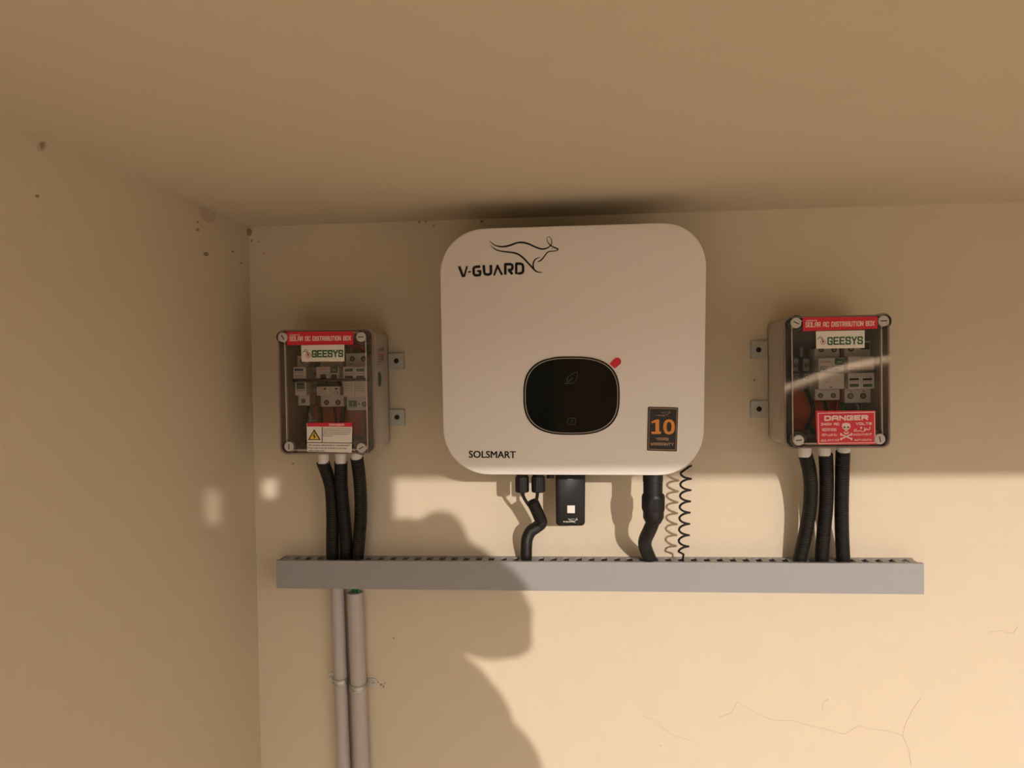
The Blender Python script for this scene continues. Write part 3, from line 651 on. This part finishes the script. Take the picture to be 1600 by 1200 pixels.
quad(f_, 'green_label', M['darkgreen'], k1, [(524, 396), (588, 396), (588, 452), (524, 452)], .0763); text(f_, 'DC', *k1(540, 433), *k1(570, 433), 2.6, .0766, M['sticker'], .02)
text(f_, 'HAVELLS' if False else 'OTOMAC', *k1(414, 428), *k1(502, 428), 3.2, .0764, M['orange'], .02)
lines(f_, k1, 412, 490, (578, 594, 612, 630), .0763); lines(f_, k1, 516, 540, (580, 595, 610, 628), .0763); text(f_, 'CE', *k1(552, 634), *k1(596, 634), 5.2, .0764, M['blackink'], .0)
for x in (478, 574): quad(f_, 'marking', M['blackink'], k1, [(x-12, 580), (x+12, 580), (x+10, 592), (x-10, 592)], .0764)
for x in (492, 590): terminal(f_, k1, x, 703, .0042, .0565)
f_ = bx(dc, 'surge_protector', M['mcb'], k1, 660, 280, 838, 770, .03, .056, label='surge protector with two plug-in modules')
for x in (634, 732): 
    bx(f_, 'plug_module', M['mcb'], k1, x, 398, x+97, 655, .056, .078)
    quad(f_, 'green_label', M['darkgreen'], k1, [(x+14, 414), (x+82, 414), (x+82, 440), (x+14, 440)], .0783)
    lines(f_, k1, x+14, x+84, (456, 462), .0783); quad(f_, 'marking', M['blackink'], k1, [(x+14, 475), (x+82, 475), (x+82, 496), (x+14, 496)], .0783)
    lines(f_, k1, x+10, x+84, (545, 558, 572, 586, 602), .0783)
for x in (711, 806): terminal(f_, k1, x, 330, .0042, .0565)
lines(f_, k1, 694, 720, (374,), .0563, .8)
quad(f_, 'green_label', M['darkgreen'], k1, [(682, 685), (750, 685), (750, 740), (682, 740)], .0564); text(f_, '1', *k1(711, 726), *k1(718, 726), 4, .0567, M['sticker'], .01)
q = MB(); q.ribbon([k1(760, 716), k1(778, 716)], 1.2, .0565); q.ribbon([k1(769, 706), k1(769, 727)], 1.3, .0565); q.build('plus_sign', M['blackink'], f_); terminal(f_, k1, 815, 716, .0042, .0565)
f_ = bx(dc, 'terminal_block', M['mcb2'], k1, 372, 402, 412, 618, .03, .05, label='dim grey terminal block between the breakers')
for y in (462, 565): terminal(f_, k1, 392, y, .0028, .0505)
bx(dc, 'cross_bar', M['black'], k1, 200, 501, 852, 524, .082, .086, .0008, label='thin black bar crossing the whole lid')
for pts, r in (([(332, 735), (316, 800), (306, 900), (330, 1060)], .0038), ([(432, 738), (438, 800), (442, 880), (440, 1060)], .0038), ([(553, 738), (558, 800), (566, 880), (560, 1060)], .0014), ([(566, 738), (574, 800), (582, 880)], .0010), ([(640, 660), (632, 780), (622, 880), (610, 1060)], .0040)): wire(dc, k1, pts, .042, r)
wire(dc, k1, [(690, 290), (700, 240), (740, 215), (790, 235), (812, 280)], .045, .0030, 'wired')
wire(dc, k1, [(340, 790), (352, 812), (358, 840), (345, 862), (410, 852)], .036, .0022, 'zinc', 'earth_lug')
tabs(dc, k1, [(1003, 284, 1152, 420, 1086, 349), (1003, 764, 1158, 900, 1092, 829)], 1)
# paper label and green oval on the visible side wall
XS = -.3005; pl_ = lambda a, b: PX(a, b, XS+.0004)
km = lambda x, y: (575+x/8, 530+y/8)
pw = MB().prism([PX(*km(*p), XS+.0002) for p in ((74, 100), (205, 92), (205, 332), (74, 345))], (-.0003, 0, 0)).build('side_label', mat('faded_label', (.50, .42, .35), .6), dc, label='small printed side label')
for i, y in enumerate((112, 125, 142, 182, 196, 213, 228, 246, 262, 278)):
    q = MB()
    for x0, x1 in ((80, 108), (116, 160), (164, 196)):
        if random.random() < .15: continue
        q.prism([PX(*km(a, b), XS+.0005) for a, b in ((x0, y), (x1, y-1), (x1, y+6), (x0, y+7))], (-.0002, 0, 0))
    q.build('small_print', M['red'] if i in (3, 4) else M['blackink'], pw, kind='stuff')
MB().prism([pl_(*km(*p)) for p in circ(144, 500, 25, 95, 24)], (-.0004, 0, 0)).build('oval_label', M['darkgreen'], dc, label='small dark green oval label')
MB().prism([PX(*km(*p), XS+.0001) for p in circ(112, 978, 28, 34, 16)], (-.0004, 0, 0)).build('side_plug', M['tab'], dc)
for x, y0, y1 in ((505, 708, 724), (532.3, 706, 724), (557, 702, 718)):
    MB().tube([P(x, y0-3, .066), P(x+.5, y1, .066)], [.0095, .0085], 18).build('conduit_adaptor', M['gland'], dc, 50)

acb, al = dist_box(.3010, .4475, -.1205, .0690, -1, k2, 'ac_distribution_box', 'right wall-mounted grey box with clear lid and red solar AC distribution box sticker')
for x, y, a in ((420, 122, -28), (1105, 107, 0), (440, 1040, 5), (1074, 1030, -80)): lid_screw(al, *k2(x, y), a, .0077)
s_ = quad(al, 'header_sticker', M['red'], k2, [(472, 80), (1056, 72), (1056, 168), (474, 188)], .1110, label='red header sticker with pale lettering')
text(s_, 'GEESYS', *k2(496, 112), *k2(584, 110), 2.4, .1112, M['pink'], .03)
block(s_, 'SOLAR AC DISTRIBUTION BOX', *k2(494, 157), *k2(1034, 145), 7.8, .1112, M['pink'], 1.2, .5)
s_ = quad(al, 'brand_sticker', M['sticker'], k2, [(574, 188), (955, 180), (955, 318), (577, 324)], .1110, label='white sticker with green lettering')
geesys(s_, k2, None, 664, 296, 942, 290, 12.6, 631, 272, 1.0)
s_ = quad(al, 'danger_sticker', M['red'], k2, [(572, 810), (1040, 808), (1042, 1072), (584, 1074)], .1110, label='red danger sticker with skull and crossed bones')
ks_ = lambda x, y: (1270+x/16, 640+y/16)
a = [ks_(125, 85), ks_(1550, 52), ks_(1560, 835), ks_(140, 858)]; b = [ks_(143, 102), ks_(1534, 72), ks_(1542, 820), ks_(157, 838)]
MB().ring([P(*p, .1112) for p in a], [P(*p, .1112) for p in b], (0, .0002, 0)).build('border', M['pink'], s_)
block(s_, 'DANGER', *ks_(290, 282), *ks_(1382, 262), 8.0, .1112, M['pink'], 2.2, .42)
block(s_, '240V AC', *ks_(205, 398), *ks_(660, 392), 4.0, .1112, M['pink'], .9)
block(s_, 'VOLTS', *ks_(1075, 385), *ks_(1475, 382), 4.0, .1112, M['pink'], .95)
text(s_, '\u0916\u0924\u0930\u0928\u093e\u0915', *ks_(225, 545), *ks_(600, 545), 4.8, .1112, M['pink'], .015, full=True)
text(s_, '\u0d05\u0d2a\u0d15\u0d1f\u0d02', *ks_(225, 662), *ks_(610, 660), 3.8, .1112, M['pink'], .015, full=True)
text(s_, '\u0b85\u0baa\u0bbe\u0baf\u0bae\u0bcd', *ks_(190, 808), *ks_(655, 795), 5.0, .1112, M['pink'], .015, full=True)
text(s_, '\u0c85\u0caa\u0cbe\u0caf\u0c95\u0cbe\u0cb0\u0cbf', *ks_(1005, 650), *ks_(1475, 642), 3.8, .1112, M['pink'], .015, full=True)
text(s_, '\u0c05\u0c2a\u0c3e\u0c2f\u0c2e\u0c41', *ks_(1040, 785), *ks_(1475, 776), 3.6, .1112, M['pink'], .015, full=True)
q = MB(); cr3 = lambda *pp: [tuple(v)[:2] for v in crom([Vector(ks_(*p)+(0,)) for p in pp], 5)]
q.ribbon(cr3((1030, 545), (1045, 500), (1085, 488), (1090, 520), (1060, 545), (1035, 530)), .9, .1112)
q.ribbon(cr3((1085, 530), (1130, 540), (1180, 520), (1230, 548), (1290, 535), (1340, 500), (1400, 500), (1435, 470), (1415, 455)), 1.0, .1112)
q.ribbon([ks_(1290, 440), ks_(1292, 530)], .8, .1112); q.ribbon(cr3((1300, 520), (1320, 475), (1360, 480), (1375, 505)), .8, .1112); q.pxpoly(circ(*ks_(1210, 455), 1.6, 1.6, 8), .1112, .0002); q.pxpoly(circ(*ks_(1430, 437), .9, .9, 8), .1112, .0002)
q.build('script_lettering', M['pink'], s_)
sk = MB()
sk.pxpoly([ks_(*p) for p in ((728, 400), (735, 360), (770, 338), (835, 330), (900, 338), (938, 362), (946, 405), (938, 450), (905, 485), (870, 505), (858, 545), (812, 545), (800, 505), (765, 482), (738, 450))], .1112, .0002)
sk.ribbon([tuple(v)[:2] for v in crom([Vector(ks_(*p)+(0,)) for p in ((778, 560), (805, 590), (838, 602), (870, 590), (898, 560))], 4)], 1.8, .1112)
for x0, y0, x1, y1 in ((705, 618, 970, 735), (970, 615, 705, 735)):
    sk.ribbon([ks_(x0, y0), ks_(x1, y1)], 2.0, .1112)
    for X, Y in ((x0, y0), (x1, y1)):
        for dy in (-14, 14): sk.pxpoly(circ(*ks_(X, Y+dy), 1.3, 1.2, 10), .1113, .0002)
sk.build('skull_and_bones', M['pink'], s_)
q = MB(); q.pxpoly(circ(*ks_(793, 442), 1.6, 1.4, 10), .1114, .0002); q.pxpoly(circ(*ks_(883, 442), 1.6, 1.4, 10), .1114, .0002); q.pxpoly([ks_(838, 465), ks_(850, 488), ks_(826, 488)], .1114, .0002); q.ribbon([ks_(815, 512), ks_(858, 512)], .6, .1114); q.build('skull_features', M['blackink'], s_)
# inside the right box
quad(acb, 'orange_card', M['orangeplate'], k2, [(392, 640), (790, 730), (760, 960), (400, 960)], .026, label='orange card behind the wiring', th=.001)
bx(acb, 'din_rail', M['zinc'], k2, 400, 500, 1080, 570, .02, .030)
f_ = bx(acb, 'circuit_breaker', M['mcb'], k2, 564, 322, 760, 726, .03, .056, label='two-pole circuit breaker with green marked levers')
bx(f_, 'upper_front', M['mcb'], k2, 594, 396, 796, 500, .056, .076); bx(f_, 'lower_front', M['mcb'], k2, 594, 518, 796, 640, .056, .076)
quad(f_, 'green_label', M['darkgreen'], k2, [(722, 400), (792, 400), (792, 452), (722, 452)], .0763); text(f_, 'M1', *k2(742, 436), *k2(776, 434), 3, .0766, M['sticker'], .02)
text(f_, 'OTOMAC', *k2(604, 434), *k2(688, 432), 2.8, .0764, M['red'], .01); lines(f_, k2, 700, 722, (426,), .0764, .5, 'red')
for x in (618, 712):
    bx(f_, 'lever', M['mcb'], k2, x, 464, x+56, 500, .0760, .0795, .0008); quad(f_, 'green_label', M['darkgreen'], k2, [(x+8, 478), (x+48, 478), (x+48, 500), (x+8, 500)], .0798); lines(f_, k2, x, x+54, (463,), .0798, .5)
lines(f_, k2, 650, 672, (582,), .0764, .8); quad(f_, 'marking', M['blackink'], k2, [(684, 620), (700, 620), (698, 628), (686, 628)], .0764)
for x, y in ((611, 690), (710, 690), (616, 332), (716, 332)): terminal(f_, k2, x, y, .0038, .0565)
f_ = bx(acb, 'surge_protector', M['mcb'], k2, 796, 262, 1002, 748, .03, .056, label='surge protector with two plug-in modules')
for x in (826, 930):
    bx(f_, 'plug_module', M['mcb'], k2, x, 384, x+102, 638, .056, .078)
    quad(f_, 'green_label', M['darkgreen'], k2, [(x+12, 600), (x+84, 598), (x+84, 622), (x+12, 624)], .0783)
    lines(f_, k2, x+10, x+84, (470, 530, 543), .0783); quad(f_, 'marking', M['blackink'], k2, [(x+10, 556), (x+84, 553), (x+84, 570), (x+10, 573)], .0783); lines(f_, k2, x+10, x+84, (582,), .0783)
quad(f_, 'green_label', M['darkgreen'], k2, [(925, 278), (994, 276), (994, 328), (925, 330)], .0564); terminal(f_, k2, 850, 325, .0042, .0565)
for x in (844, 943): terminal(f_, k2, x, 693, .0045, .0565); lines(f_, k2, x-3, x+12, (656,), .0564, 1.2)
for i, x in enumerate((398, 476)):
    f_ = bx(acb, 'terminal_block', M['mcb2'], k2, x, 400, x+(42 if i == 0 else 50), 575, .03, .052, label='grey terminal block')
    terminal(f_, k2, x+22, 455, .003, .0525); terminal(f_, k2, x+24, 548, .003, .0525)
bx(acb, 'terminal_strip', M['mcb2'], k2, 448, 305, 475, 388, .03, .05)
bx(acb, 'cross_bar', M['black'], k2, 395, 496, 1035, 517, .082, .086, .0008, label='thin black bar crossing the whole lid')
wire(acb, k2, [(778, 320), (782, 500), (775, 640), (740, 760), (720, 900)], .040, .0030, 'wired')
for pts, r in (([(490, 640), (520, 700), (548, 770), (540, 860), (490, 960)], .0030), ([(640, 728), (650, 780), (670, 860), (680, 960)], .0028)): wire(acb, k2, pts, .040, r)
wire(acb, k2, [(780, 745), (790, 790), (785, 840), (760, 960)], .046, .0034, 'wireg'); wire(acb, k2, [(530, 930), (545, 960), (550, 990)], .045, .0036, 'wireg')
wire(acb, k2, [(880, 752), (900, 770), (905, 800), (880, 812)], .036, .0024, 'zinc', 'earth_lug')
tabs(acb, k2, [(68, 264, 217, 398, 127, 333), (66, 732, 215, 862, 131, 796)], -1)
XS2 = .3025
for y in (325, 793): MB().prism([PX(*k2(*p), XS2-.0001) for p in circ(296, y, 14, 17, 16)], (.0004, 0, 0)).build('side_plug', M['tab'], acb)
for x, y0, y1 in ((1257, 698, 714), (1287.5, 697, 712), (1318, 693, 708)):
    MB().tube([P(x, y0-3, .066), P(x+.3, y1, .066)], [.0105, .0088], 18).build('conduit_adaptor', M['gland'], acb, 50)

# ------------------------------------------------------------------ person standing beside the camera, out of the frame; casts the shadow
def person():
    q = MB(); PY = -1.50
    V = lambda x, y, z: Vector((x, PY+y, z))
    def limb(pts): 
        c = crom([Vector(p[0]).to_4d() for p in pts], 6); c = [Vector(v[:3]) for v in c]
        rr = crom([Vector((p[1], 0, 0)) for p in pts], 6); q.tube(c, [max(v.x, .01) for v in rr], 16)
        q.ball(c[0], rr[0].x); q.ball(c[-1], rr[-1].x)
    # trunk and neck
    for x, z, rx, ry in ((.375, -.265, .082, .14), (.365, -.29, .11, .185), (.405, -.36, .122, .17), (.38, -.46, .13, .165), (.35, -.62, .125, .17)): q.ball(V(x, 0, z), (rx, ry, .13))
    limb([(V(.345, 0, -.20), .080), (V(.352, 0, -.13), .060), (V(.370, 0, -.08), .050)]); q.ball(V(.345, 0, -.055), (.072, .065, .07)); q.ball(V(.335, 0, -.14), (.07, .09, .08))
    tilt = Matrix.Rotation(math.radians(45), 3, 'Y')
    q.ball(V(.432, 0, -.052), (.108, .074, .072), tilt); q.ball(V(.375, 0, .040), (.046, .05, .064)); q.ball(V(.315, 0, .028), (.055, .055, .064))
    q.ball(V(.40, 0, -.02), (.075, .075, .07))
    q.ball(V(.506, 0, -.088), (.020, .014, .020)); q.ball(V(.495, 0, -.115), (.030, .034, .024))
    for s in (-1, 1): q.ball(V(.405, s*.078, -.055), (.022, .012, .032))
    for s in (-1, 1):
        limb([(V(.32, s*.17, -.24), .058), (V(.33, s*.215, -.38), .046), (V(.36, s*.235, -.52), .040), (V(.47, s*.20, -.585), .034), (V(.57, s*.13, -.56), .025)])
        q.ball(V(.615, s*.105, -.55), (.045, .02, .036))
        for k in range(4): limb([(V(.645, s*(.10+.0), -.53-.018*k), .0095), (V(.675-.004*k, s*.085, -.532-.018*k), .009), (V(.683-.006*k, s*.06, -.534-.018*k), .008)])
        limb([(V(.60, s*.10, -.525), .011), (V(.625, s*.08, -.505), .010), (V(.65, s*.065, -.50), .009)])
        limb([(V(.31, s*.095, -.64), .092), (V(.325, s*.10, -.85), .072), (V(.33, s*.10, -1.02), .055), (V(.32, s*.10, -1.2), .050), (V(.30, s*.10, -1.39), .036)])
        limb([(V(.29, s*.10, -1.405), .04), (V(.38, s*.115, -1.415), .034), (V(.46, s*.125, -1.422), .026)])
    o = q.build('person', mat('skin', (.36, .20, .12), .6), None)
    md = o.modifiers.new('r', 'REMESH'); md.mode = 'VOXEL'; md.voxel_size = .007; md2 = o.modifiers.new('s', 'SMOOTH'); md2.iterations = 4; md2.factor = .5
    dg = bpy.context.evaluated_depsgraph_get(); dg.update(); me = bpy.data.meshes.new_from_object(o.evaluated_get(dg)); o.modifiers.clear(); o.data = me
    me.materials.clear()
    for m in (mat('skin_tone', (.36, .20, .12), .6), mat('blue_shirt', (.10, .14, .22), .8), mat('dark_trousers', (.03, .03, .04), .85), mat('brown_shoes', (.06, .035, .02), .5), mat('black_hair', (.012, .01, .009), .6)): me.materials.append(m)
    L = o.location
    for p in me.polygons:
        c = p.center+L; p.use_smooth = True; y = abs(c.y-PY)
        if c.z < -1.375: k = 3
        elif c.z < -.60 and c.x < .50: k = 2
        elif c.z < -.155 and c.x < .53: k = 1
        elif c.z > -.02 and c.x < .47 or (c.x < .38 and c.z > -.10): k = 4
        else: k = 0
        p.material_index = k
    z = min(v.co.z for v in me.vertices)+L.z; o.location.z += ZF-z
    for s in (-1, 1): MB().ball(V(.507, s*.028, -.066)+Vector((0, 0, ZF-z)), .0095, seg=10, rings=6).build('eye', mat('eye_white', (.7, .7, .68), .3), o)
    return tag(o, 'person in blue shirt and dark trousers standing with head bowed, beside the camera', 'person')
person()
